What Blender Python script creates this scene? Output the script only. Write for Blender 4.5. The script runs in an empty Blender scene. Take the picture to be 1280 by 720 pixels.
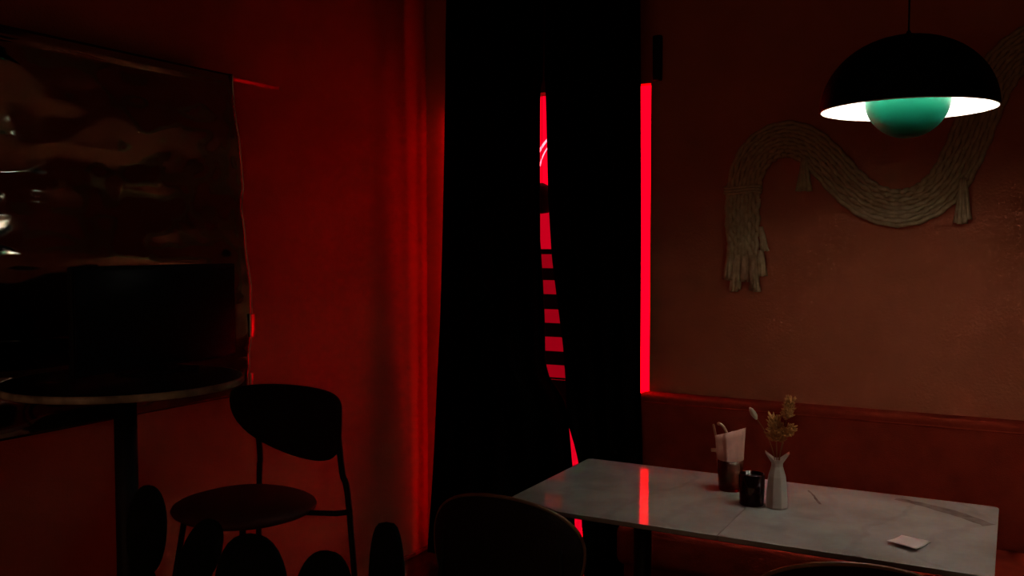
import bpy, bmesh, math, random
from mathutils import Vector, Matrix, noise
PI = math.pi
sc = bpy.context.scene
COL = sc.collection
random.seed(7)

# ------------------------------------------------------------------ camera, world, exposure
cam_data = bpy.data.cameras.new('camera')
cam_data.sensor_width = 36.0
cam_data.lens = 36.0 * 1160.0 / 1280.0
cam_data.clip_start = 0.05
cam = bpy.data.objects.new('camera', cam_data)
COL.objects.link(cam)
cam.location = (0.0, 0.0, 1.58)
cam.rotation_euler = (PI / 2 - math.atan(53.0 / 1160.0), 0.0, math.radians(28.5))
sc.camera = cam

world = bpy.data.worlds.new('world')
sc.world = world
world.use_nodes = True
world.node_tree.nodes['Background'].inputs[0].default_value = (1.0, 0.46, 0.25, 1)
world.node_tree.nodes['Background'].inputs[1].default_value = 0.16

sc.view_settings.view_transform = 'Standard'
sc.view_settings.look = 'None'
sc.view_settings.exposure = 0.0
sc.view_settings.gamma = 1.0
sc.view_settings.use_curve_mapping = False
sc.cycles.use_denoising = True
sc.cycles.sample_clamp_indirect = 14.0

RED = (1.0, 0.0, 0.0085)
WINDOW_GLOW = (1.3, 0.28, 0.75, 7.5, 3.2, 0.55)   # red back-lit window panes: top, third, bottom, side light at the slit, added unseen side light, second
FILL_TUBE_GLOW = 13.0         # unseen red tube added behind the curtain to light the wall corner
BULB_GLOW = 250.0        # bulb of the pendant lamp

# ------------------------------------------------------------------ materials
def mat(name, color, rough=0.6, metal=0.0, spec=0.5, noise_scale=None, noise_amt=0.15, bump=0.0, bump_scale=60.0,
        emit=None, emit_strength=0.0, transmission=0.0, ior=1.45):
    m = bpy.data.materials.new(name)
    m.use_nodes = True
    nt = m.node_tree
    b = nt.nodes['Principled BSDF']
    b.inputs['Base Color'].default_value = (*color, 1)
    b.inputs['Roughness'].default_value = rough
    b.inputs['Metallic'].default_value = metal
    b.inputs['Specular IOR Level'].default_value = spec
    b.inputs['Transmission Weight'].default_value = transmission
    b.inputs['IOR'].default_value = ior
    if emit:
        b.inputs['Emission Color'].default_value = (*emit, 1)
        b.inputs['Emission Strength'].default_value = emit_strength
    tc = nt.nodes.new('ShaderNodeTexCoord')
    if noise_scale:
        n = nt.nodes.new('ShaderNodeTexNoise')
        n.inputs['Scale'].default_value = noise_scale
        n.inputs['Detail'].default_value = 5
        nt.links.new(tc.outputs['Object'], n.inputs['Vector'])
        r = nt.nodes.new('ShaderNodeValToRGB')
        r.color_ramp.elements[0].position = 0.3
        r.color_ramp.elements[1].position = 0.7
        r.color_ramp.elements[0].color = tuple(c * (1 - noise_amt) for c in color) + (1,)
        r.color_ramp.elements[1].color = tuple(min(1, c * (1 + noise_amt)) for c in color) + (1,)
        nt.links.new(n.outputs['Fac'], r.inputs['Fac'])
        nt.links.new(r.outputs['Color'], b.inputs['Base Color'])
    if bump:
        n2 = nt.nodes.new('ShaderNodeTexNoise')
        n2.inputs['Scale'].default_value = bump_scale
        n2.inputs['Detail'].default_value = 4
        nt.links.new(tc.outputs['Object'], n2.inputs['Vector'])
        bp = nt.nodes.new('ShaderNodeBump')
        bp.inputs['Strength'].default_value = bump
        bp.inputs['Distance'].default_value = 0.01
        nt.links.new(n2.outputs['Fac'], bp.inputs['Height'])
        nt.links.new(bp.outputs['Normal'], b.inputs['Normal'])
    return m


def marble_material():
    m = mat('white_marble', (0.62, 0.58, 0.54), rough=0.035, spec=0.16)
    nt = m.node_tree
    b = nt.nodes['Principled BSDF']
    tc = nt.nodes.new('ShaderNodeTexCoord')
    warp = nt.nodes.new('ShaderNodeTexNoise')
    warp.inputs['Scale'].default_value = 2.3
    warp.inputs['Detail'].default_value = 6
    nt.links.new(tc.outputs['Object'], warp.inputs['Vector'])
    mix = nt.nodes.new('ShaderNodeMixRGB')
    mix.blend_type = 'ADD'
    mix.inputs['Fac'].default_value = 0.5
    nt.links.new(tc.outputs['Object'], mix.inputs[1])
    nt.links.new(warp.outputs['Color'], mix.inputs[2])
    wave = nt.nodes.new('ShaderNodeTexWave')
    wave.inputs['Scale'].default_value = 1.3
    wave.inputs['Distortion'].default_value = 7
    wave.inputs['Detail'].default_value = 4
    nt.links.new(mix.outputs['Color'], wave.inputs['Vector'])
    r = nt.nodes.new('ShaderNodeValToRGB')
    r.color_ramp.elements[0].position = 0.0
    r.color_ramp.elements[0].color = (0.375, 0.375, 0.365, 1)
    r.color_ramp.elements[1].position = 0.10
    r.color_ramp.elements[1].color = (0.42, 0.425, 0.415, 1)
    nt.links.new(wave.outputs['Fac'], r.inputs['Fac'])
    n2 = nt.nodes.new('ShaderNodeTexNoise')
    n2.inputs['Scale'].default_value = 7
    n2.inputs['Detail'].default_value = 6
    nt.links.new(tc.outputs['Object'], n2.inputs['Vector'])
    r2 = nt.nodes.new('ShaderNodeValToRGB')
    r2.color_ramp.elements[0].position = 0.35
    r2.color_ramp.elements[0].color = (0.80, 0.79, 0.78, 1)
    r2.color_ramp.elements[1].position = 0.6
    r2.color_ramp.elements[1].color = (1, 1, 1, 1)
    nt.links.new(n2.outputs['Fac'], r2.inputs['Fac'])
    mul = nt.nodes.new('ShaderNodeMixRGB')
    mul.blend_type = 'MULTIPLY'
    mul.inputs['Fac'].default_value = 1
    nt.links.new(r.outputs['Color'], mul.inputs[1])
    nt.links.new(r2.outputs['Color'], mul.inputs[2])
    nt.links.new(mul.outputs['Color'], b.inputs['Base Color'])
    return m


M = {}
M['wall_paint'] = mat('salmon_plaster', (0.46, 0.130, 0.065), rough=0.8, spec=0.2, noise_scale=3, noise_amt=0.10, bump=0.25, bump_scale=90)
M['ceiling_paint'] = mat('dark_ceiling_paint', (0.05, 0.03, 0.03), rough=0.9, noise_scale=4)
M['far_dark'] = mat('light_block_dark', (0.05, 0.025, 0.02), rough=0.9, noise_scale=4)
M['floor'] = mat('dark_floor', (0.020, 0.014, 0.012), rough=0.35, noise_scale=6, noise_amt=0.3)
M['trim'] = mat('glossy_dark_trim', (0.25, 0.12, 0.10), rough=0.22, spec=0.7)
M['curtain'] = mat('black_velvet', (0.0035, 0.003, 0.003), rough=1.0, spec=0.0, bump=0.2, bump_scale=400)
M['black'] = mat('black_matte', (0.006, 0.005, 0.005), rough=0.6, spec=0.2)
M['black_metal'] = mat('black_powder_coat', (0.010, 0.008, 0.008), rough=0.5, spec=0.3)
M['screen'] = mat('black_screen_glass', (0.002, 0.002, 0.002), rough=0.3, spec=0.12)
M['foil'] = mat('mirror_foil', (0.34, 0.29, 0.22), rough=0.06, metal=1.0)
M['steel'] = mat('brushed_steel', (0.5, 0.42, 0.38), rough=0.28, metal=1.0)
M['stone_black'] = mat('black_stone', (0.010, 0.008, 0.007), rough=0.25, spec=0.2, noise_scale=8, noise_amt=0.4)
M['pale_edge'] = mat('pale_marble_edge', (0.42, 0.36, 0.26), rough=0.4, noise_scale=18, noise_amt=0.5)
M['stool_leather'] = mat('dark_leather', (0.020, 0.009, 0.007), rough=0.75, spec=0.12, bump=0.2, bump_scale=180)
M['stool_seat'] = mat('worn_brown_leather', (0.085, 0.022, 0.016), rough=0.6, spec=0.25, bump=0.2, bump_scale=180)
M['chair_leather'] = mat('brown_black_leather', (0.022, 0.012, 0.008), rough=0.7, spec=0.15, bump=0.2, bump_scale=180)
M['chair_edge'] = mat('brown_wood_edge', (0.20, 0.11, 0.05), rough=0.35, noise_scale=20, noise_amt=0.3)
M['velvet'] = mat('red_brown_velvet', (0.26, 0.028, 0.013), rough=0.95, spec=0.0, noise_scale=9, noise_amt=0.18, bump=0.2, bump_scale=250)
M['marble'] = marble_material()
M['vein'] = mat('grey_marble_vein', (0.22, 0.20, 0.19), rough=0.08, spec=0.32, noise_scale=25, noise_amt=0.35)
M['shade_black'] = mat('black_green_enamel', (0.0025, 0.005, 0.004), rough=0.6, spec=0.05)
M['shade_white'] = mat('white_enamel', (0.86, 0.83, 0.80), rough=0.5)
M['shade_green'] = mat('green_enamel', (0.004, 0.15, 0.085), rough=0.4, spec=0.2)
M['bulb'] = mat('bulb_glow', (1, 1, 1), emit=(1.0, 0.93, 0.84), emit_strength=BULB_GLOW)
M['cotton'] = mat('cream_cotton', (0.44, 0.33, 0.19), rough=0.95, spec=0.1, noise_scale=40, noise_amt=0.15)
M['amber_glass'] = mat('amber_glass', (0.33, 0.08, 0.04), rough=0.25, transmission=0.75, ior=1.45)
M['dark_glass'] = mat('smoked_glass', (0.045, 0.014, 0.010), rough=0.08, spec=0.4, transmission=0.4)
M['wax'] = mat('dark_wax', (0.02, 0.008, 0.006), rough=0.5)
M['napkin'] = mat('pink_paper', (0.84, 0.47, 0.39), rough=0.9, spec=0.1, noise_scale=60, noise_amt=0.06)
M['wood_pale'] = mat('pale_wood', (0.62, 0.42, 0.28), rough=0.6, noise_scale=30, noise_amt=0.15)
M['ceramic'] = mat('white_ceramic', (0.74, 0.70, 0.65), rough=0.35)
M['thistle'] = mat('dried_thistle', (0.50, 0.24, 0.075), rough=0.9, noise_scale=90, noise_amt=0.4)
M['stem'] = mat('dry_stem', (0.24, 0.11, 0.04), rough=0.9)
M['bud'] = mat('pale_bud', (0.62, 0.50, 0.40), rough=0.8)
M['card'] = mat('white_card', (0.80, 0.77, 0.74), rough=0.6)
M['cactus'] = mat('dark_green_skin', (0.006, 0.008, 0.005), rough=0.8, spec=0.1, noise_scale=20, noise_amt=0.3)
M['clay'] = mat('dark_clay', (0.03, 0.014, 0.010), rough=0.8)
for k, g in enumerate(WINDOW_GLOW):
    M['window_red_%d' % k] = mat('red_backlit_glass', (0.02, 0.0, 0.0), rough=0.4, emit=(1.0, 0.0, 0.02 / max(1.0, g)), emit_strength=g)
M['fill_tube_red'] = mat('red_fill_tube', (0.02, 0.0, 0.0), rough=0.4, emit=RED, emit_strength=FILL_TUBE_GLOW)
M['neon'] = mat('pink_neon_glass', (0.1, 0.02, 0.03), rough=0.3, emit=(1.0, 0.10, 0.13), emit_strength=6.0)

# ------------------------------------------------------------------ helpers
def link(name, bm, m, parent=None, smooth=True, loc=None):
    me = bpy.data.meshes.new(name)
    bmesh.ops.recalc_face_normals(bm, faces=bm.faces)
    bm.to_mesh(me)
    bm.free()
    for p in me.polygons:
        p.use_smooth = smooth
    if isinstance(m, str):
        m = M[m]
    me.materials.append(m)
    o = bpy.data.objects.new(name, me)
    COL.objects.link(o)
    if parent:
        o.parent = parent
    if loc:
        o.location = loc
    return o


def tag(o, label=None, cat=None, group=None, kind=None):
    if label: o['label'] = label
    if cat: o['category'] = cat
    if group: o['group'] = group
    if kind: o['kind'] = kind
    return o


def thing(name, label, cat, loc=(0, 0, 0), rz=0.0, group=None):
    o = bpy.data.objects.new(name, None)
    o.empty_display_size = 0.1
    COL.objects.link(o)
    o.location = loc
    o.rotation_euler = (0, 0, rz)
    return tag(o, label, cat, group)


def copy_tree(o, parent=None):
    kids = [c for c in bpy.data.objects if c.parent == o]
    c = o.copy()
    COL.objects.link(c)
    if parent: c.parent = parent
    for k in kids:
        copy_tree(k, c)
    return c


def add_box(bm, lo, hi, bevel=0.0, seg=2):
    r = bmesh.ops.create_cube(bm, size=1.0)
    vs = r['verts']
    for v in vs:
        v.co = Vector([lo[i] + (v.co[i] + 0.5) * (hi[i] - lo[i]) for i in range(3)])
    if bevel:
        es = list({e for v in vs for e in v.link_edges})
        bmesh.ops.bevel(bm, geom=es, offset=bevel, segments=seg, affect='EDGES', profile=0.5)
    return bm


def box(lo, hi, bevel=0.0, seg=2):
    return add_box(bmesh.new(), lo, hi, bevel, seg)


def add_lathe(bm, prof, seg=32, center=(0, 0, 0), close=False, phase=0.0):
    rings = []
    cx, cy, cz = center
    for r, z in prof:
        if r < 1e-6:
            rings.append([bm.verts.new((cx, cy, cz + z))])
        else:
            rings.append([bm.verts.new((cx + r * math.cos(2 * PI * k / seg + phase), cy + r * math.sin(2 * PI * k / seg + phase), cz + z)) for k in range(seg)])
    pairs = list(zip(rings[:-1], rings[1:]))
    if close:
        pairs.append((rings[-1], rings[0]))
    for a, b in pairs:
        for k in range(seg):
            k2 = (k + 1) % seg
            if len(a) == 1 and len(b) == 1:
                continue
            if len(a) == 1:
                bm.faces.new((a[0], b[k], b[k2]))
            elif len(b) == 1:
                bm.faces.new((a[k], b[0], a[k2]))
            else:
                bm.faces.new((a[k], b[k], b[k2], a[k2]))
    return bm


def lathe(prof, seg=32, center=(0, 0, 0), close=False, phase=0.0):
    return add_lathe(bmesh.new(), prof, seg, center, close, phase)


def add_tube(bm, pts, rad, seg=8, twist=None, lobes=0, lobe_amt=0.0):
    pts = [Vector(p) for p in pts]
    n = len(pts)
    rads = rad if isinstance(rad, (list, tuple)) else [rad] * n
    prev = None
    rings = []
    dist = 0.0
    for i, p in enumerate(pts):
        t = (pts[min(i + 1, n - 1)] - pts[max(i - 1, 0)]).normalized()
        if prev is None:
            a = Vector((0, 0, 1)) if abs(t.z) < 0.9 else Vector((1, 0, 0))
            nrm = t.cross(a).normalized()
        else:
            nrm = (prev - t * prev.dot(t)).normalized()
        prev = nrm
        bn = t.cross(nrm)
        if i: dist += (pts[i] - pts[i - 1]).length
        ring = []
        for k in range(seg):
            a = 2 * PI * k / seg
            r = rads[i]
            if lobes:
                r *= 1 + lobe_amt * math.cos(lobes * a - (twist or 0) * dist)
            ring.append(bm.verts.new(p + (nrm * math.cos(a) + bn * math.sin(a)) * r))
        rings.append(ring)
    for a, b in zip(rings[:-1], rings[1:]):
        for k in range(seg):
            k2 = (k + 1) % seg
            bm.faces.new((a[k], a[k2], b[k2], b[k]))
    bm.faces.new(rings[0][::-1])
    bm.faces.new(rings[-1])
    return bm


def tube(pts, rad, seg=8, **k):
    return add_tube(bmesh.new(), pts, rad, seg, **k)


def smooth_path(pts, sub=6):
    pts = [Vector(p) for p in pts]
    out = []
    n = len(pts)
    for i in range(n - 1):
        p0, p1, p2, p3 = pts[max(i - 1, 0)], pts[i], pts[i + 1], pts[min(i + 2, n - 1)]
        for s in range(sub):
            t = s / sub
            out.append(0.5 * ((2 * p1) + (p2 - p0) * t + (2 * p0 - 5 * p1 + 4 * p2 - p3) * t * t + (3 * p1 - p0 - 3 * p2 + p3) * t ** 3))
    out.append(pts[-1])
    return out


def lerp_table(tab, z):
    """tab: list of (z, x) with falling z"""
    if z >= tab[0][0]: return tab[0][1]
    for (z0, x0), (z1, x1) in zip(tab[:-1], tab[1:]):
        if z >= z1:
            return x0 + (x1 - x0) * (z0 - z) / (z0 - z1)
    return tab[-1][1]


def padded(outline, thick, curve_r=None, nang=48, nr=8, power=3.0, plane='XZ'):
    """cushion: outline(a)->(u,v); bulging thickness; curved about a vertical axis when curve_r is given (centre in front, -y)"""
    bm = bmesh.new()
    def place(u, v, h):
        if plane == 'XY':
            return (u, v, h)
        if curve_r:
            f = u / curve_r
            rr = curve_r + h
            return (rr * math.sin(f), rr * math.cos(f) - curve_r, v)
        return (u, h, v)
    sides = []
    for s in (1, -1):
        rings = []
        for i in range(nr + 1):
            r = math.sin(0.5 * PI * i / nr)
            h = s * thick * 0.5 * max(0.0, 1 - r ** power) ** 0.5
            if i == 0:
                rings.append([bm.verts.new(place(*[0.0 * c + o for c, o in zip((1, 1), outline.center)], h))])
            elif i == nr and s == -1:
                rings.append(sides[0][-1])
            else:
                ring = []
                for k in range(nang):
                    u, v = outline(2 * PI * k / nang)
                    cu, cv = outline.center
                    ring.append(bm.verts.new(place(cu + (u - cu) * r, cv + (v - cv) * r, h)))
                rings.append(ring)
        for a, b in zip(rings[:-1], rings[1:]):
            for k in range(nang):
                k2 = (k + 1) % nang
                if len(a) == 1:
                    bm.faces.new((a[0], b[k], b[k2]))
                else:
                    bm.faces.new((a[k], b[k], b[k2], a[k2]))
        sides.append(rings)
    return bm


class Outline:
    def __init__(s, w, up, down, cz=0.0, ex=0.7, eu=0.6, ed=0.9, cx=0.0, exd=None):
        s.exd = exd or ex
        s.w, s.up, s.down, s.ex, s.eu, s.ed = w, up, down, ex, eu, ed
        s.center = (cx, cz)
    def __call__(s, a):
        c, n = math.cos(a), math.sin(a)
        u = s.w * math.copysign(abs(c) ** (s.ex if n >= 0 else s.exd), c)
        v = s.up * abs(n) ** s.eu if n >= 0 else -s.down * abs(n) ** s.ed
        return (s.center[0] + u, s.center[1] + v)


def rim_points(ol, curve_r, thick_off=0.0, n=64):
    pts = []
    for k in range(n + 1):
        u, v = ol(2 * PI * k / n)
        f = u / curve_r
        pts.append(((curve_r + thick_off) * math.sin(f), (curve_r + thick_off) * math.cos(f) - curve_r, v))
    return pts

# ------------------------------------------------------------------ the setting
XL, YF = -2.67, 4.0          # wall planes
XR, YB, ZC = 3.0, -1.6, 3.0
def struct(name, bm, m, parent=None, smooth=False):
    o = link(name, bm, m, parent, smooth)
    if not parent: o['kind'] = 'structure'
    return o

OL, OR_, OT = -2.44, -1.46, 2.31    # opening in the far wall
struct('floor', box((XL - 0.1, YB - 0.1, -0.1), (XR + 0.1, YF + 0.5, 0.0)), 'floor')
struct('ceiling', box((XL - 0.1, YB - 0.1, ZC), (XR + 0.1, YF + 0.5, ZC + 0.1)), 'ceiling_paint')
struct('wall_left', box((XL - 0.1, YB - 0.1, 0), (XL, YF + 0.5, ZC)), 'wall_paint')
bm = bmesh.new()
add_box(bm, (OR_, YF, 0), (XR, YF + 0.1, ZC))
add_box(bm, (XL, YF, 0), (OL, YF + 0.1, ZC))
add_box(bm, (OL, YF, OT), (OR_, YF + 0.1, ZC))
struct('wall_far', bm, 'wall_paint')
struct('light_block_wall', box((XR, YB - 2.0, 0), (XR + 0.1, YF, ZC)), 'far_dark')  # unseen dark wall, added to keep ambient light off the left wall
# thin glossy strip along the foot of the left wall
struct('baseboard_left', box((XL, YB + 0.05, 0.0), (XL + 0.016, YF - 0.001, 0.022), 0.006, 3), 'trim', smooth=True)

# window behind the curtains: red back-lit glass in a deep dark frame
win = bpy.data.objects.new('window_1', None)
COL.objects.link(win)
win.location = (-1.95, 4.1, 0)
win['kind'] = 'structure'
YP = 0.26
# the middle light is set back, the side lights sit almost flush with the wall to redden the left wall, the left one unseen and added (local y = 0 is the outer face of the wall)
for k, (x0, x1, y, z0, z1) in enumerate(((-0.30, 0.30, YP, 1.80, 2.52), (-0.30, 0.30, YP, 0.89, 1.552), (-0.30, 0.30, YP, 0.02, 0.88), (0.14, 0.492, -0.06, 0.02, 2.308), (-0.492, -0.32, -0.06, 0.02, 2.308), (-0.30, 0.30, YP, 1.562, 1.77))):
    link('pane', box((x0, y, z0), (x1, y + 0.012, z1)), 'window_red_%d' % k, win, False)
gb = bmesh.new()
add_box(gb, (-0.30, YP - 0.004, 1.77), (0.30, YP + 0.02, 1.80))
add_box(gb, (-0.30, YP - 0.004, 1.552), (0.30, YP + 0.02, 1.562))
add_box(gb, (-0.30, YP - 0.004, 0.88), (0.30, YP + 0.02, 0.89))
link('glazing_bar', gb, 'black', win, False)
fr = bmesh.new()
for x in (0.138, -0.335):                       # jambs beside the set-back middle
    add_box(fr, (x, -0.047, 0.0), (x + (0.004 if x > 0 else 0.015), YP + 0.03, 2.55))
add_box(fr, (0.153, -0.047, 0.0), (0.492, -0.03, 2.308))
add_box(fr, (-0.492, -0.047, 0.0), (-0.335, -0.03, 2.308))
add_box(fr, (-0.335, 0.0, 2.52), (0.165, YP + 0.03, 2.55))
link('window_frame', fr, 'black', win, False)
link('back_board', box((-0.36, YP + 0.03, 0.0), (0.16, YP + 0.06, 2.58)), 'black', win, False)

# ------------------------------------------------------------------ things behind the curtains
scr = thing('slatted_screen', 'dark screen of level slats standing against the red window glass', 'screen', (-2.03, 4.22, 0.0))
for sx in (-0.205, 0.178):
    link('post', box((sx - 0.02, -0.02, 0.0), (sx + 0.02, 0.02, 1.60), 0.004), 'black', scr)
for z0, z1 in ((1.536, 1.562), (1.405, 1.466), (1.258, 1.334), (1.118, 1.188), (0.976, 1.045)):
    link('slat', box((-0.19, -0.008, z0), (0.160, 0.008, z1), 0.003), 'black', scr)
link('lower_board', box((-0.19, -0.01, 0.69), (0.160, 0.01, 0.90), 0.003), 'black', scr)
link('foot_rail', box((-0.22, -0.03, 0.021), (0.198, 0.03, 0.05), 0.004), 'black', scr)

nl = thing('neon_light', 'double pink neon arc hanging before the red window glass', 'lamp', (-1.95, 4.24, 1.95))
for rr, tr in ((0.222, 0.006), (0.193, 0.0032)):
    arc = [(rr * math.cos(a), 0, rr * math.sin(a)) for a in [math.radians(100 + 70 * k / 20) for k in range(21)]]
    link('neon_tube', tube(arc, tr, 8), 'neon', nl)
for a_, rr in ((105, 0.222), (165, 0.222)):
    x, z = rr * math.cos(math.radians(a_)), rr * math.sin(math.radians(a_))
    link('hanging_wire', tube([(x, 0.008, z), (x, 0.008, 0.565)], 0.0012, 6), 'black', nl)

dl = thing('dark_lantern', 'dark rounded lantern hanging above the slatted screen', 'lantern', (-2.105, 4.19, 1.815))
link('shade', lathe([(0.0, -0.075), (0.035, -0.07), (0.062, -0.03), (0.066, 0.02), (0.045, 0.06), (0.012, 0.078), (0.0, 0.08)], 20), 'black', dl)
link('hanging_wire', tube([(0.0, 0, 0.07), (0.0, 0, 0.70)], 0.0012, 6), 'black', dl)

ts = thing('hidden_fill_tube', 'slim red tube added unseen behind the curtain to light the wall corner', 'lamp', (-2.490, 3.955, 0.0))
link('glow_tube', tube([(0, 0, 0.12), (0, 0, 2.25)], 0.008, 10), 'fill_tube_red', ts)
ch = bmesh.new()                                    # added channel, open to the wall behind, keeps the glow off the left wall
add_box(ch, (-0.015, -0.020, 0.10), (0.015, -0.015, 2.27))
add_box(ch, (-0.018, -0.020, 0.10), (-0.015, 0.003, 2.27))
add_box(ch, (0.015, -0.020, 0.10), (0.018, 0.018, 2.27))
link('channel', ch, 'black', ts, False)
link('end_cap', box((-0.018, -0.02, 0.0), (0.018, 0.018, 0.12), 0.003), 'black', ts)
link('end_cap', box((-0.018, -0.02, 2.25), (0.018, 0.018, 2.31), 0.003), 'black', ts)

# ------------------------------------------------------------------ curtains
def curtain(name, label, left, right, folds, y0, zt=2.985, zb=0.03, seed=0.0, lean=0.0):
    root = thing(name, label, 'curtain', (0, y0, zt))
    nu, nz = 120, 60
    bm = bmesh.new()
    grid = []
    for j in range(nz + 1):
        z = zt + (zb - zt) * j / nz
        xl, xr = lerp_table(left, z), lerp_table(right, z)
        row = []
        for i in range(nu + 1):
            u = i / nu
            edge = min(1.0, 6 * min(u, 1 - u))
            d = (zt - z) / zt
            ph = 2 * PI * folds * u + seed + 0.5 * noise.noise((u * 3, d * 2, seed))
            y = (0.022 + 0.014 * d) * math.sin(ph) * (0.25 + 0.75 * edge) + 0.012 * noise.noise((u * 5, d * 3, seed + 5)) + lean * d
            row.append(bm.verts.new((xl + (xr - xl) * u, y, z - zt)))
        grid.append(row)
    for a, b in zip(grid[:-1], grid[1:]):
        for i in range(nu):
            bm.faces.new((a[i], a[i + 1], b[i + 1], b[i]))
    o = link('fabric', bm, 'curtain', root)
    s = o.modifiers.new('thickness', 'SOLIDIFY')
    s.thickness = 0.004
    xl, xr = left[0][1], right[0][1]
    link('heading_tape', box((xl, -0.035, -0.06), (xr, 0.035, 0.005), 0.004), 'curtain', root)
    return root

curtain('curtain', 'long black curtain hanging beside the red-lit plaster wall',
        [(2.99, -2.455), (2.35, -2.465), (1.212, -2.506), (0.486, -2.552), (0.03, -2.588)],
        [(2.99, -1.93), (2.33, -1.935), (2.289, -1.949), (1.606, -1.948), (1.42, -1.935), (1.234, -1.926), (1.05, -1.924), (0.975, -1.909), (0.903, -1.85), (0.85, -1.815), (0.757, -1.802), (0.573, -1.783), (0.313, -1.77), (0.03, -1.76)],
        5, 3.86, seed=1.2)
curtain('curtain', 'long black curtain hanging beside the bench and its marble tables',
        [(2.99, -1.918), (2.33, -1.916), (2.286, -1.912), (1.79, -1.898), (1.532, -1.881), (1.348, -1.856), (1.127, -1.823), (0.979, -1.81), (0.757, -1.797), (0.70, -1.772), (0.578, -1.738), (0.301, -1.723), (0.03, -1.71)],
        [(2.99, -1.462), (2.267, -1.452), (0.94, -1.446), (0.62, -1.435), (0.03, -1.425)],
        4, 3.845, seed=3.0, lean=0.0)

# ------------------------------------------------------------------ left wall: mirror foil, screen
mir = thing('mirror', 'wavy sheet of dark mirror foil hung from a rod on the wall', 'mirror', (XL, 1.6, 2.21))
edge = [(2.222, 2.587), (2.13, 2.602), (2.08, 2.618), (1.95, 2.650), (1.85, 2.670), (1.80, 2.678), (1.72, 2.664), (1.60, 2.672), (1.45, 2.684), (1.33, 2.688), (1.27, 2.678), (1.03, 2.676)]
PROFILE = [(2.222, 0.064), (2.10, 0.056), (1.95, 0.036), (1.80, 0.022), (1.66, 0.030), (1.52, 0.046), (1.38, 0.050), (1.2, 0.042), (1.0, 0.034)]
def sheet_profile(z):
    return sum(lerp_table(PROFILE, z + d) for d in (-0.06, -0.03, 0, 0.03, 0.06)) / 5
bm = bmesh.new()
grid = []
glint_edge = []
NY, NZ = 170, 150
for j in range(NZ + 1):
    z = 2.222 + (1.0 - 2.222) * j / NZ
    ye = lerp_table(edge, z)
    row = []
    for i in range(NY + 1):
        u = i / NY
        y = 0.75 + (ye - 0.75) * u
        e = (1 - u) * (ye - 0.75)                       # distance from the free edge
        x = sheet_profile(z) + 0.010 * noise.noise((y * 0.9, z * 2.5, 5.7)) + 0.006 * noise.noise((y * 2.0, z * 8.0, 4.1))
        x += 0.0035 * noise.noise((y * 1.6, z * 15.0, 9.2))
        x += 0.0022 * noise.noise((y * 9.0, z * 14.0, 7.7))
        x += 0.012 * math.exp(-e / 0.025) * (0.6 + noise.noise((3.0, z * 7.0, 2.0)))
        x = max(0.063 if z > 2.185 else 0.004, min(x, 0.066 if z < 1.4 else 0.1))
        row.append(bm.verts.new((x, y - 1.6, z - 2.21)))
    grid.append(row)
    if j % 3 == 0:
        glint_edge.append((x + 0.001, ye - 1.6, z - 2.21))
for a, b in zip(grid[:-1], grid[1:]):
    for i in range(NY):
        bm.faces.new((a[i], a[i + 1], b[i + 1], b[i]))
sh = link('reflective_sheet', bm, 'foil', mir)
s = sh.modifiers.new('thickness', 'SOLIDIFY')
s.thickness = 0.0015
bm = box((-0.006, -0.9, -0.008), (0.006, 1.255, 0.008), 0.0015)
bmesh.ops.transform(bm, matrix=Matrix.Translation((0.052, 0, 0)) @ Matrix.Rotation(math.radians(16), 4, 'Y'), verts=bm.verts)
link('hanging_rod', bm, 'steel', mir)
for y in (-0.85, 0.2, 1.0):
    link('rod_bracket', tube([(0.0, y, 0.0), (0.052, y, 0.0)], 0.004, 8), 'black_metal', mir)
def plate(y, z, w, h, ang):
    bm = box((-0.003, -w / 2, -h / 2), (0.003, w / 2, h / 2), 0.0012)
    bmesh.ops.transform(bm, matrix=Matrix.Translation((0.066, y, z)) @ Matrix.Rotation(ang, 4, 'Z'), verts=bm.verts)
    return bm
tag(link('edge_clip', plate(1.080, -0.940, 0.030, 0.09, 0.115), 'steel', mir), 'shiny metal clip')
tag(link('edge_clip', plate(1.074, -1.155, 0.016, 0.06, 0.115), 'steel', mir), 'shiny metal clip')
link('edge_glint_tube', tube(smooth_path(glint_edge, 2), 0.0016, 8), 'steel', mir)  # steel tube added along the foil edge to give it red glints

tv = thing('television', 'flat black screen standing on the tall round table', 'television', (-2.30, 1.965, 1.1955))
link('screen', box((0.020, -0.298, 0.028), (0.026, 0.298, 0.318), 0.002), 'screen', tv)
link('casing', box((0.0, -0.305, 0.018), (0.022, 0.305, 0.326), 0.006), 'black', tv)
link('foot', box((-0.06, -0.11, 0.0), (0.06, 0.11, 0.008), 0.003), 'black', tv)
link('neck', box((-0.012, -0.04, 0.007), (0.0, 0.04, 0.10), 0.003), 'black', tv)

# ------------------------------------------------------------------ high round table and bar stool
bt = thing('bar_table', 'tall round black-topped table with pale edge carrying the flat screen', 'table', (-2.262, 1.815, 0.0))
TZ = 1.195
link('tabletop', lathe([(0, 0.0), (0.326, 0.0), (0.326, -0.018), (0, -0.018)], 72, (0, 0, TZ)), 'stone_black', bt, False)
link('edge_band', lathe([(0.325, 0.0), (0.329, 0.0), (0.332, -0.004), (0.332, -0.016), (0.329, -0.020), (0.325, -0.020)], 96, (0, 0, TZ), close=True), 'pale_edge', bt)
link('column', lathe([(0, 0.02), (0.032, 0.02), (0.032, TZ - 0.05), (0, TZ - 0.05)], 24), 'black_metal', bt)
link('mounting_plate', lathe([(0, TZ - 0.055), (0.11, TZ - 0.05), (0.12, TZ - 0.0185), (0, TZ - 0.0185)], 32), 'black_metal', bt)
link('base', lathe([(0, 0.0), (0.24, 0.0), (0.24, 0.012), (0.06, 0.03), (0.034, 0.05), (0, 0.05)], 48), 'black_metal', bt)

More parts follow.
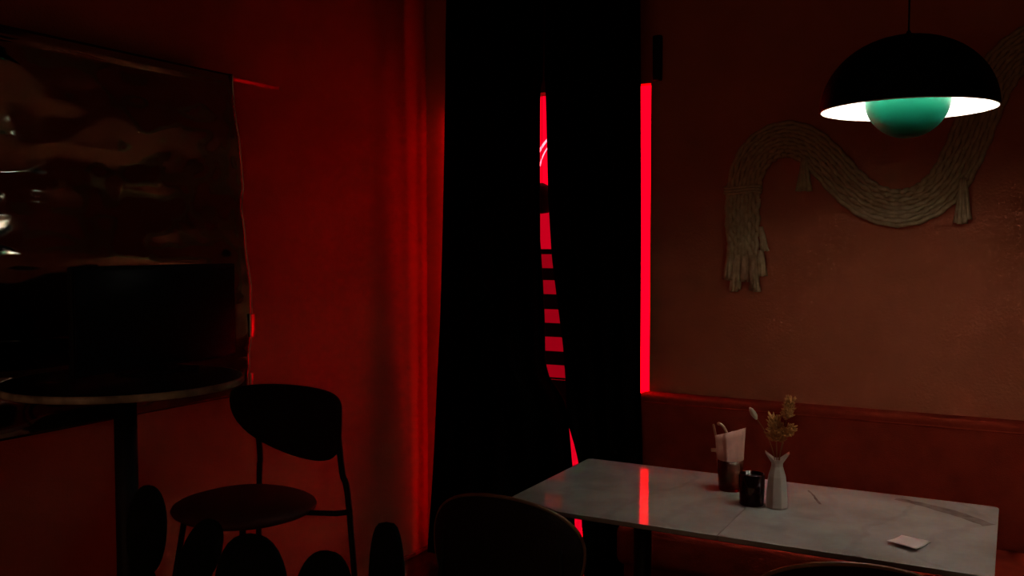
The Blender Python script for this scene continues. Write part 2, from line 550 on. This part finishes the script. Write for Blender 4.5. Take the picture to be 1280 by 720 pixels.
bs = thing('bar_stool', 'high stool with curved dark back tucked under the tall round table', 'stool', (-2.058, 2.36, 0.0), math.radians(-9))
ol = Outline(0.30, 0.06, 0.185, 1.055, ex=0.75, eu=0.45, ed=0.95, exd=1.05)
link('backrest', padded(ol, 0.042, 0.42), 'stool_leather', bs)
so = Outline(0.225, 0.215, 0.225, -0.17, ex=0.9, eu=0.9, ed=0.9)
link('seat', padded(so, 0.06, plane='XY', power=5), 'stool_seat', bs, loc=(-0.10, 0.0, 0.735))
for sgn in (-1, 1):
    link('leg', tube(smooth_path([(sgn * 0.205, -0.045, 0.99), (sgn * 0.207, -0.03, 0.86), (sgn * 0.228, -0.02, 0.735), (sgn * 0.275, 0.0, 0.0)], 5), 0.010, 8), 'black_metal', bs)
    link('leg', tube([(sgn * 0.15 - 0.09, -0.30, 0.715), (sgn * 0.23 - 0.05, -0.42, 0.0)], 0.010, 8), 'black_metal', bs)
    link('seat_bracket', tube([(sgn * 0.10 - 0.06, -0.10, 0.722), (sgn * 0.20, -0.05, 0.735), (sgn * 0.229, -0.02, 0.738)], 0.009, 8), 'black_metal', bs)
link('footrest', tube([(-0.27, -0.388, 0.25), (0.145, -0.388, 0.25)], 0.008, 8), 'black_metal', bs)

# ------------------------------------------------------------------ bench along the far wall
bq = thing('banquette', 'long red-brown velvet bench along the wall behind the marble tables', 'bench', (-1.45, YF, 0.0))
LX = 3.4
link('base', box((0.05, -0.46, 0.0), (LX, -0.02, 0.28), 0.01), 'velvet', bq)
link('seat', box((0.04, -0.53, 0.28), (LX, -0.115, 0.45), 0.035, 4), 'velvet', bq)
back = box((-0.03, -0.115, 0.28), (LX, -0.003, 0.92), 0.02, 4)
link('backrest', back, 'velvet', bq)
link('piping', tube([(0.01, -0.114, 0.885), (LX, -0.114, 0.885)], 0.004, 8), 'velvet', bq)

# ------------------------------------------------------------------ two marble tables
def marble_table(x0, x1, y0, y1, label, left_round, right_round):
    cx, cy = (x0 + x1) / 2, (y0 + y1) / 2
    t = thing('dining_table', label, 'table', (cx, cy, 0), 0, 'marble tables along the bench')
    w, h = (x1 - x0) / 2, (y1 - y0) / 2
    def corner(px, py, r, a0):
        if r < 0.004: r = 0.004
        sx = 1 if px > 0 else -1
        sy = 1 if py > 0 else -1
        c = (px - sx * r, py - sy * r)
        return [(c[0] + r * math.cos(a0 + PI / 2 * k / 5), c[1] + r * math.sin(a0 + PI / 2 * k / 5)) for k in range(6)]
    out = corner(w, h, right_round, 0) + corner(-w, h, left_round, PI / 2) + corner(-w, -h, left_round, PI) + corner(w, -h, right_round, 1.5 * PI)
    bm = bmesh.new()
    lv = []
    for inset, z in ((0.002, 0.735), (0.0, 0.737), (0.0, 0.7492), (0.0008, 0.75)):
        lv.append([bm.verts.new((x * (1 - inset / w), y * (1 - inset / h), z)) for x, y in out])
    n = len(out)
    for a, b in zip(lv[:-1], lv[1:]):
        for k in range(n):
            bm.faces.new((a[k], a[(k + 1) % n], b[(k + 1) % n], b[k]))
    bm.faces.new(lv[0][::-1]); bm.faces.new(lv[-1])
    link('marble_top', bm, 'marble', t, False)
    link('under_frame', box((-w * 0.55, -h * 0.45, 0.712), (w * 0.55, h * 0.45, 0.7345), 0.004), 'black_metal', t)
    link('column', lathe([(0, 0.02), (0.03, 0.02), (0.03, 0.712), (0, 0.712)], 20), 'black_metal', t)
    link('base', box((-0.2, -0.2, 0.0), (0.2, 0.2, 0.018), 0.006), 'black_metal', t)
    return t

def vein(parent, pts, wid, z=0.7503):
    """inlaid darker band of stone"""
    ps = smooth_path([(p[0], p[1], 0) for p in pts], 5)
    bm = bmesh.new()
    row = []
    n = len(ps)
    for i, p in enumerate(ps):
        t = (ps[min(i + 1, n - 1)] - ps[max(i - 1, 0)]).normalized()
        q = Vector((-t.y, t.x, 0))
        w = wid * (0.45 + 0.55 * math.sin(PI * min(1.0, (i + 1.5) / n) * 0.62)) * (0.8 + 0.4 * noise.noise((p.x * 40, p.y * 40, 0)))
        row.append((bm.verts.new((p.x + q.x * w, p.y + q.y * w, z)), bm.verts.new((p.x - q.x * w, p.y - q.y * w, z))))
    for a, b in zip(row[:-1], row[1:]):
        bm.faces.new((a[0], b[0], b[1], a[1]))
    return link('vein', bm, 'vein', parent, False)

TY0, TY1 = 2.585, 3.30
t1 = marble_table(-1.45, -0.7364, TY0, TY1, 'white marble table carrying the dark glass of napkins, next to the curtain', 0.02, 0.0)
t2 = marble_table(-0.7356, -0.03, TY0, TY1, 'white marble table carrying the white vase and the card', 0.0, 0.02)
cx, cy = t2.location.x, t2.location.y
vein(t2, [(x - cx, y - cy) for x, y in ((-0.33, 3.245), (-0.27, 3.225), (-0.206, 3.192), (-0.135, 3.145), (-0.052, 3.066))], 0.030)
vein(t2, [(x - cx, y - cy) for x, y in ((-0.603, 3.217), (-0.575, 3.16), (-0.559, 3.117), (-0.535, 3.06))], 0.006)

# ------------------------------------------------------------------ dining chairs
def dining_chair(label, x, y, rz):
    c = thing('dining_chair', label, 'chair', (x, y, 0), rz, 'round-backed chairs at the marble tables')
    ol = Outline(0.268, 0.165, 0.20, 0.68, ex=1.0, eu=1.0, ed=0.9)
    link('backrest', padded(ol, 0.045, 0.40), 'chair_leather', c)
    link('rim', tube(rim_points(ol, 0.40)[:-1] + rim_points(ol, 0.40)[:2], 0.006, 8), 'chair_edge', c)
    so = Outline(0.23, 0.21, 0.23, -0.20, ex=0.85, eu=0.85, ed=0.85)
    link('seat', padded(so, 0.06, plane='XY', power=5), 'chair_leather', c, loc=(0, 0, 0.44))
    for s in (-1, 1):
        link('leg', tube(smooth_path([(s * 0.19, -0.035, 0.70), (s * 0.20, -0.03, 0.55), (s * 0.21, -0.02, 0.44), (s * 0.24, 0.03, 0.0)], 4), 0.010, 8), 'black_metal', c)
        link('leg', tube([(s * 0.16, -0.34, 0.42), (s * 0.21, -0.42, 0.0)], 0.010, 8), 'black_metal', c)
    return c

dining_chair('dark round-backed chair drawn up to the table end by the curtain', -1.330, 2.345, PI + math.radians(4))
dining_chair('dark round-backed chair whose rim shows below the white card', -0.312, 2.23, PI + math.radians(18))

# ------------------------------------------------------------------ pendant lamp
R = 0.247
pl = thing('pendant_lamp', 'black dome pendant lamp with white inside and a green bowl', 'lamp', (-0.293, 2.994, 1.983))
prof_o, prof_i = [], []
for k in range(25):
    a = 0.5 * PI * k / 24
    prof_o.append((R * math.cos(a) ** 0.96 if k < 24 else 0.0, 0.216 * math.sin(a)))
for k in range(25):
    a = 0.5 * PI * k / 24
    prof_i.append(((R - 0.004) * math.cos(a) if k < 24 else 0.0, 0.211 * math.sin(a)))
link('dome', lathe(prof_o, 72), 'shade_black', pl)
link('dome_lining', lathe(prof_i, 72), 'shade_white', pl)
link('rim', lathe([(R, 0.0), (R, -0.0025), (R - 0.004, -0.0025), (R - 0.004, 0.0)], 72, close=True), 'shade_white', pl)
RB = 0.120
bo, bi = [], []
for k in range(17):
    a = 0.5 * PI * k / 16
    bo.append((RB * math.cos(a) if k < 16 else 0.0, 0.035 - 0.120 * math.sin(a)))
    bi.append(((RB - 0.003) * math.cos(a) if k < 16 else 0.0, 0.035 - 0.116 * math.sin(a)))
link('bowl', lathe(bo, 56), 'shade_green', pl)
link('bowl_lining', lathe(bi, 56), 'shade_white', pl)
for k in range(3):
    a = 2 * PI * k / 3 + 0.5
    link('strut', tube([(RB * math.cos(a) * 0.98, RB * math.sin(a) * 0.98, 0.03), (RB * 1.02 * math.cos(a), RB * 1.02 * math.sin(a), 0.185)], 0.002, 6), 'shade_white', pl)
link('bulb', lathe([(0, -0.03), (0.018, -0.026), (0.030, -0.008), (0.030, 0.008), (0.020, 0.03), (0.012, 0.05), (0.0, 0.05)], 20, (0, 0, 0.035)), 'bulb', pl)
link('socket', lathe([(0, 0), (0.014, 0), (0.014, 0.13), (0.0, 0.13)], 16, (0, 0, 0.084)), 'shade_white', pl)
link('cap', lathe([(0.024, 0.213), (0.022, 0.219), (0.008, 0.223), (0.005, 0.230), (0, 0.230)], 24), 'shade_black', pl)
link('power_cord', tube([(0, 0, 0.225), (0.0, 0, ZC - 1.983 - 0.025)], 0.0028, 8), 'black', pl)
link('ceiling_rose', lathe([(0, -0.03), (0.05, -0.03), (0.055, -0.005), (0.055, 0.0), (0, 0.0)], 32, (0, 0, ZC - 1.983 - 0.001)), 'shade_black', pl)

pl_fill = copy_tree(pl)  # unseen second pendant, added to lift the light on the upper wall
pl_fill.location = (1.45, 2.994, 1.983)
pl_fill['label'] = 'black dome pendant lamp added out of view along the bench to lift the room light'
# ------------------------------------------------------------------ macrame on the wall
mc = thing('macrame_hanging', 'cream rope macrame in an S-shaped band with fringed tail on the wall', 'wall hanging', (-0.5, YF, 1.8))
path = [(-1.030, 1.475), (-1.034, 1.58), (-1.037, 1.672), (-1.036, 1.79), (-1.012, 1.915), (-0.95, 1.995), (-0.861, 2.026), (-0.77, 1.997), (-0.69, 1.922), (-0.604, 1.823), (-0.511, 1.752), (-0.407, 1.728), (-0.312, 1.758), (-0.237, 1.833), (-0.180, 1.953), (-0.135, 2.086), (-0.09, 2.20), (-0.03, 2.285), (0.05, 2.335), (0.16, 2.36), (0.28, 2.355), (0.40, 2.32)]
cp = smooth_path([(x, 0, z) for x, z in path], 12)
NC = 9
n = len(cp)
for c in range(NC):
    off = (c - (NC - 1) / 2) * 0.0163
    pts = []
    for i, p in enumerate(cp):
        t = (cp[min(i + 1, n - 1)] - cp[max(i - 1, 0)]).normalized()
        q = Vector((-t.z, 0, t.x))
        s = i / n
        k = 1.0 if i > 18 else 0.9
        wob = 0.0022 * math.sin(i * 0.9 + c * 2.1)
        pts.append((p.x + 0.5 + q.x * (off * k + wob), -0.016 - 0.005 * math.sin(i * 0.9 + c * PI), p.z - 1.8 + q.z * (off * k + wob)))
    link('rope', tube(pts, 0.0106, 8, twist=240.0, lobes=2, lobe_amt=0.16), 'cotton', mc)
# wrapped bands over the tail
for zc in (1.83, 1.72):
    bm = bmesh.new()
    for k in range(3):
        z = zc - 1.8 - k * 0.012
        loop = [(-0.537 + 0.078 * math.cos(a) , -0.018 - 0.016 * math.sin(a), z + 0.004 * math.sin(2 * a)) for a in [2 * PI * j / 20 for j in range(21)]]
        add_tube(bm, loop, 0.006, 6)
    if zc == 1.72: bm.free(); continue
    link('wrapping', bm, 'cotton', mc)

def tassel(x, ztop, zbot, r0, r1, lean=0.0, nst=9):
    bm = bmesh.new()
    L = ztop - zbot
    for k in range(nst):
        a = 2 * PI * k / nst
        d = 0.0 if k == 0 else 1.0
        q = []
        for j in range(6):
            s = j / 5
            rr = (r0 + (r1 - r0) * s ** 1.4) * d * 0.75
            q.append((x + 0.5 + lean * s + rr * math.cos(a) + 0.002 * random.uniform(-1, 1), -0.026 + 0.55 * rr * math.sin(a), ztop - 1.8 - L * s * (1 + (0.06 * random.uniform(-1, 1) if j == 5 else 0))))
        add_tube(bm, q, [max(0.004, r0 * 0.42 + (r1 - r0) * 0.30 * j / 5) for j in range(6)], 6)
    return link('tassel', bm, 'cotton', mc)

tassel(-1.088, 1.55, 1.435, 0.012, 0.024, -0.005)
tassel(-1.050, 1.54, 1.388, 0.012, 0.026, -0.012)
tassel(-1.018, 1.54, 1.43, 0.012, 0.024, 0.0)
tassel(-0.985, 1.54, 1.390, 0.012, 0.026, 0.008)
tassel(-0.955, 1.56, 1.455, 0.012, 0.022, 0.010)
tassel(-0.955, 1.66, 1.56, 0.010, 0.018, 0.018)
tassel(-0.778, 1.94, 1.812, 0.014, 0.034, 0.0)
tassel(-0.185, 1.84, 1.672, 0.014, 0.034, 0.003)

# ------------------------------------------------------------------ small things on the tables
TT = 0.7503
# glass with napkins
G1 = (-0.838, 3.10, TT)
g = thing('glass_cup', 'brown glass cup packed with pink napkins', 'cup', G1)
link('wall', lathe([(0, 0.0), (0.037, 0.0), (0.039, 0.004), (0.0445, 0.105), (0.0425, 0.105), (0.037, 0.010), (0, 0.008)], 40), 'amber_glass', g)

def napkin(label, cx, cy, w, h, z0, rz, tilt, seed):
    bm = bmesh.new()
    for layer in range(4):
        grid = []
        for j in range(9):
            v = j / 8
            row = []
            for i in range(9):
                u = i / 8 - 0.5
                ww = w * (0.62 + 0.38 * v)
                x = u * ww
                y = layer * 0.0042 * (0.5 + 0.5 * v) + 0.006 * noise.noise((u * 3, v * 3, seed + layer * 0.4)) * v
                z = v * h + (0.010 * u * 2 * v) + 0.004 * noise.noise((u * 4, layer, seed)) * v - layer * 0.003 * v
                row.append(bm.verts.new((x, y, z)))
            grid.append(row)
        for a, b in zip(grid[:-1], grid[1:]):
            for i in range(8):
                bm.faces.new((a[i], a[i + 1], b[i + 1], b[i]))
    o = link('napkin', bm, 'napkin')
    s = o.modifiers.new('thickness', 'SOLIDIFY'); s.thickness = 0.0012
    o.location = (cx, cy, z0)
    o.rotation_euler = (tilt, 0, rz)
    return tag(o, label, 'napkin', None)

napkin('folded pink paper napkin at the front of the brown glass cup', G1[0] + 0.020, G1[1] - 0.012, 0.080, 0.182, TT + 0.022, math.radians(38), math.radians(-3), 2.0)
napkin('folded pink paper napkin tucked nearer the curtain in the brown glass cup', G1[0] - 0.016, G1[1] - 0.004, 0.072, 0.170, TT + 0.022, math.radians(12), math.radians(-2), 6.0)

def spoon(label, pts, r):
    bm = tube(smooth_path(pts, 5), r, 8)
    o = thing('wooden_spoon', label, 'cutlery', (G1[0], G1[1], TT + 0.012))
    link('handle', bm, 'wood_pale', o)
    return o
spoon('thin wooden handle, outermost behind the pink napkins', [(-0.012, 0.024, 0.0), (-0.040, 0.026, 0.11), (-0.056, 0.024, 0.155), (-0.065, 0.022, 0.195), (-0.066, 0.022, 0.20)], 0.0042)
spoon('curved wooden handle arching over the top of the pink napkins', [(0.004, 0.026, 0.0), (-0.016, 0.028, 0.12), (-0.018, 0.026, 0.165), (-0.030, 0.022, 0.195), (-0.046, 0.020, 0.207), (-0.050, 0.020, 0.203)], 0.0052)
spoon('short pale handle poking sideways out of the brown glass cup', [(-0.004, 0.020, 0.014), (-0.034, 0.012, 0.095), (-0.050, 0.004, 0.116), (-0.066, -0.004, 0.118)], 0.0065)

# dark glass
g = thing('candle_glass', 'short smoked black glass between the napkin cup and the white vase', 'glass', (-0.729, 2.955, TT))
link('wall', lathe([(0, 0.0), (0.036, 0.0), (0.039, 0.004), (0.041, 0.10), (0.039, 0.10), (0.036, 0.012), (0, 0.010)], 40), 'dark_glass', g)
link('wax', lathe([(0, 0.013), (0.0345, 0.013), (0.0375, 0.088), (0.006, 0.086), (0, 0.088)], 32), 'wax', g)

# vase
VX, VY = -0.652, 2.965
v = thing('vase', 'white faceted ceramic vase with pointed lips holding dried flowers', 'vase', (VX, VY, TT), math.radians(14))
SEG = 8
prof = [(0.0, 0.0), (0.031, 0.0), (0.033, 0.004), (0.0325, 0.03), (0.029, 0.075), (0.0265, 0.098), (0.020, 0.118), (0.0165, 0.130), (0.0165, 0.142), (0.022, 0.158)]
bm = lathe(prof, SEG, phase=PI / 8)
bm.verts.ensure_lookup_table()
top = list(bm.verts)[-SEG:]
for k, vv in enumerate(top):
    up = k % 4 in (0, 3)
    f = 1.75 if up else 0.95
    vv.co.x *= f; vv.co.y *= f
    vv.co.z += 0.018 if up else -0.004
o = link('body', bm, 'ceramic', v, False)
s = o.modifiers.new('thickness', 'SOLIDIFY'); s.thickness = 0.0025; s.offset = -1
bv = o.modifiers.new('bevel', 'BEVEL'); bv.width = 0.002; bv.segments = 2

def thistle(name, label, base_pts, center, axis, length, width, spikes, m='thistle'):
    f = thing(name, label, 'dried flower', (VX, VY, TT))
    link('stem', tube(smooth_path(base_pts, 5), 0.0016, 6), 'stem', f)
    bm = bmesh.new()
    ax = Vector(axis).normalized()
    a = ax.cross(Vector((0, 1, 0))).normalized()
    b = ax.cross(a)
    c0 = Vector(center)
    core = []
    for j in range(7):
        s = j / 6
        core.append(c0 + ax * (s - 0.5) * length * 0.8)
    add_tube(bm, core, [width * 0.18, width * 0.36, width * 0.42, width * 0.40, width * 0.32, width * 0.22, width * 0.08], 8)
    for k in range(spikes):
        s = random.random()
        th = random.uniform(0, 2 * PI)
        p = c0 + ax * (s - 0.5) * length * 0.8
        rad = a * math.cos(th) + b * math.sin(th)
        d = (rad * (0.9 - 0.5 * s) + ax * (0.35 + 0.9 * s) + Vector((random.uniform(-.3, .3), random.uniform(-.3, .3), random.uniform(-.3, .3)))).normalized()
        L = width * random.uniform(0.28, 0.58)
        q0 = p + rad * width * 0.2
        add_tube(bm, [q0, q0 + d * L * 0.5, q0 + d * L], [0.0048, 0.0040, 0.0012], 5)
    link('flower_head', bm, m, f)
    return f

thistle('dried_flower', 'ochre dried thistle head just over the lip of the white vase', [(0, 0, 0.04), (-0.001, 0, 0.14), (-0.004, 0, 0.215)], (-0.006, 0, 0.245), (-0.06, 0, 1), 0.085, 0.052, 90)
thistle('dried_flower', 'ochre dried thistle head standing highest above the white vase', [(0.004, 0.003, 0.04), (0.006, 0.003, 0.15), (0.020, 0.003, 0.24), (0.026, 0.003, 0.29)], (0.031, 0.003, 0.315), (0.25, 0, 1), 0.080, 0.036, 80)
thistle('dried_flower', 'ochre side bloom jutting from beside the lower thistle head', [(0.002, -0.006, 0.04), (0.004, -0.006, 0.14), (0.02, -0.008, 0.21)], (0.034, -0.010, 0.247), (0.8, 0, 0.6), 0.042, 0.034, 50)
bd = thing('dried_bud', 'single pale bud on a thin stem leaning from the white vase', 'dried flower', (VX, VY, TT))
link('stem', tube(smooth_path([(-0.003, 0, 0.05), (-0.006, 0, 0.14), (-0.030, 0, 0.22), (-0.068, 0, 0.278)], 5), 0.0013, 6), 'stem', bd)
link('bud', tube([(-0.066, 0, 0.274), (-0.071, 0, 0.283), (-0.078, 0, 0.293), (-0.085, 0, 0.304), (-0.090, 0, 0.311)], [0.003, 0.008, 0.0095, 0.007, 0.002], 10), 'bud', bd)

# card
cb = bmesh.new()
c00, c10, c11, c01 = Vector((-0.298, 2.733, 0)), Vector((-0.271, 2.838, 0)), Vector((-0.192, 2.815, 0)), Vector((-0.22, 2.691, 0))
grid = []
for j in range(7):
    vq = j / 6
    row = []
    for i in range(7):
        uq = i / 6
        p = (c01 * (1 - uq) + c11 * uq) * (1 - vq) + (c00 * (1 - uq) + c10 * uq) * vq
        row.append(cb.verts.new((p.x, p.y, 0.0010 + 0.010 * (1 - uq) ** 2)))
    grid.append(row)
for a, b in zip(grid[:-1], grid[1:]):
    for i in range(6):
        cb.faces.new((a[i], a[i + 1], b[i + 1], b[i]))
o = link('card', cb, 'card')
o.location = (0, 0, TT)
s = o.modifiers.new('thickness', 'SOLIDIFY'); s.thickness = 0.0008; s.offset = 1
tag(o, 'small white card lying slightly curled on the marble table', 'card')

# slim dark box on the wall above the bright slit
o = link('sensor_box', box((-0.02, -0.030, -0.10), (0.02, -0.0005, 0.10), 0.006), 'black', None)
o.location = (-1.425, YF, 2.415)
tag(o, 'slim dark upright box on the wall over the narrow red slit', 'sensor')

# ------------------------------------------------------------------ cactus in front
cq = thing('potted_cactus', 'black-looking cactus with rounded upright paddles standing before the bar stool', 'plant', (-1.411, 1.494, 0.0))
link('pot', lathe([(0, 0), (0.13, 0), (0.15, 0.02), (0.18, 0.28), (0.185, 0.30), (0.165, 0.30), (0.16, 0.26), (0, 0.26)], 40), 'clay', cq)
link('soil', lathe([(0, 0.272), (0.05, 0.275), (0.1615, 0.268)], 32), 'clay', cq)
side = Vector((0.879, 0.477, 0))
def paddle(u, ztop, hw, hh, tilt=0.0, root=(0.0, 0.30), depth=0.0, ex=0.85):
    """upright paddle; u = offset across the plant, ztop = top height"""
    ol = Outline(hw, hh, hh, 0.0, ex=ex, eu=0.95, ed=0.95)
    bm = padded(ol, min(0.05, hw * 0.8), None, nang=32, nr=6, power=2.2)
    zc = ztop - hh
    mrot = Matrix.Rotation(math.radians(28.5), 4, 'Z') @ Matrix.Rotation(math.radians(tilt), 4, 'Y')
    pos = side * u + Vector((-0.477, 0.879, 0)) * depth + Vector((0, 0, zc))
    bmesh.ops.transform(bm, matrix=Matrix.Translation(pos) @ mrot, verts=bm.verts)
    link('paddle', bm, 'cactus', cq)
    low = pos + Vector((-side.x * math.sin(math.radians(tilt)) * hh * 0.9, -side.y * math.sin(math.radians(tilt)) * hh * 0.9, -hh * math.cos(math.radians(tilt)) * 0.9))
    foot = side * root[0] + Vector((0, 0, root[1] - 0.03))
    mid = low * 0.5 + foot * 0.5 + Vector((0, 0, -0.05))
    link('stem', tube(smooth_path([foot, mid, low], 4), [0.022] * 8 + [0.018], 8), 'cactus', cq)
paddle(-0.265, 1.063, 0.044, 0.10, 4, (-0.06, 0.30))
paddle(-0.150, 0.993, 0.042, 0.085, 22, (-0.03, 0.30))
paddle(-0.040, 0.957, 0.082, 0.14, 0, (-0.01, 0.30))
paddle(0.115, 0.920, 0.066, 0.12, 6, (0.03, 0.30))
paddle(0.255, 0.982, 0.041, 0.17, 0, (0.07, 0.30), ex=0.55)
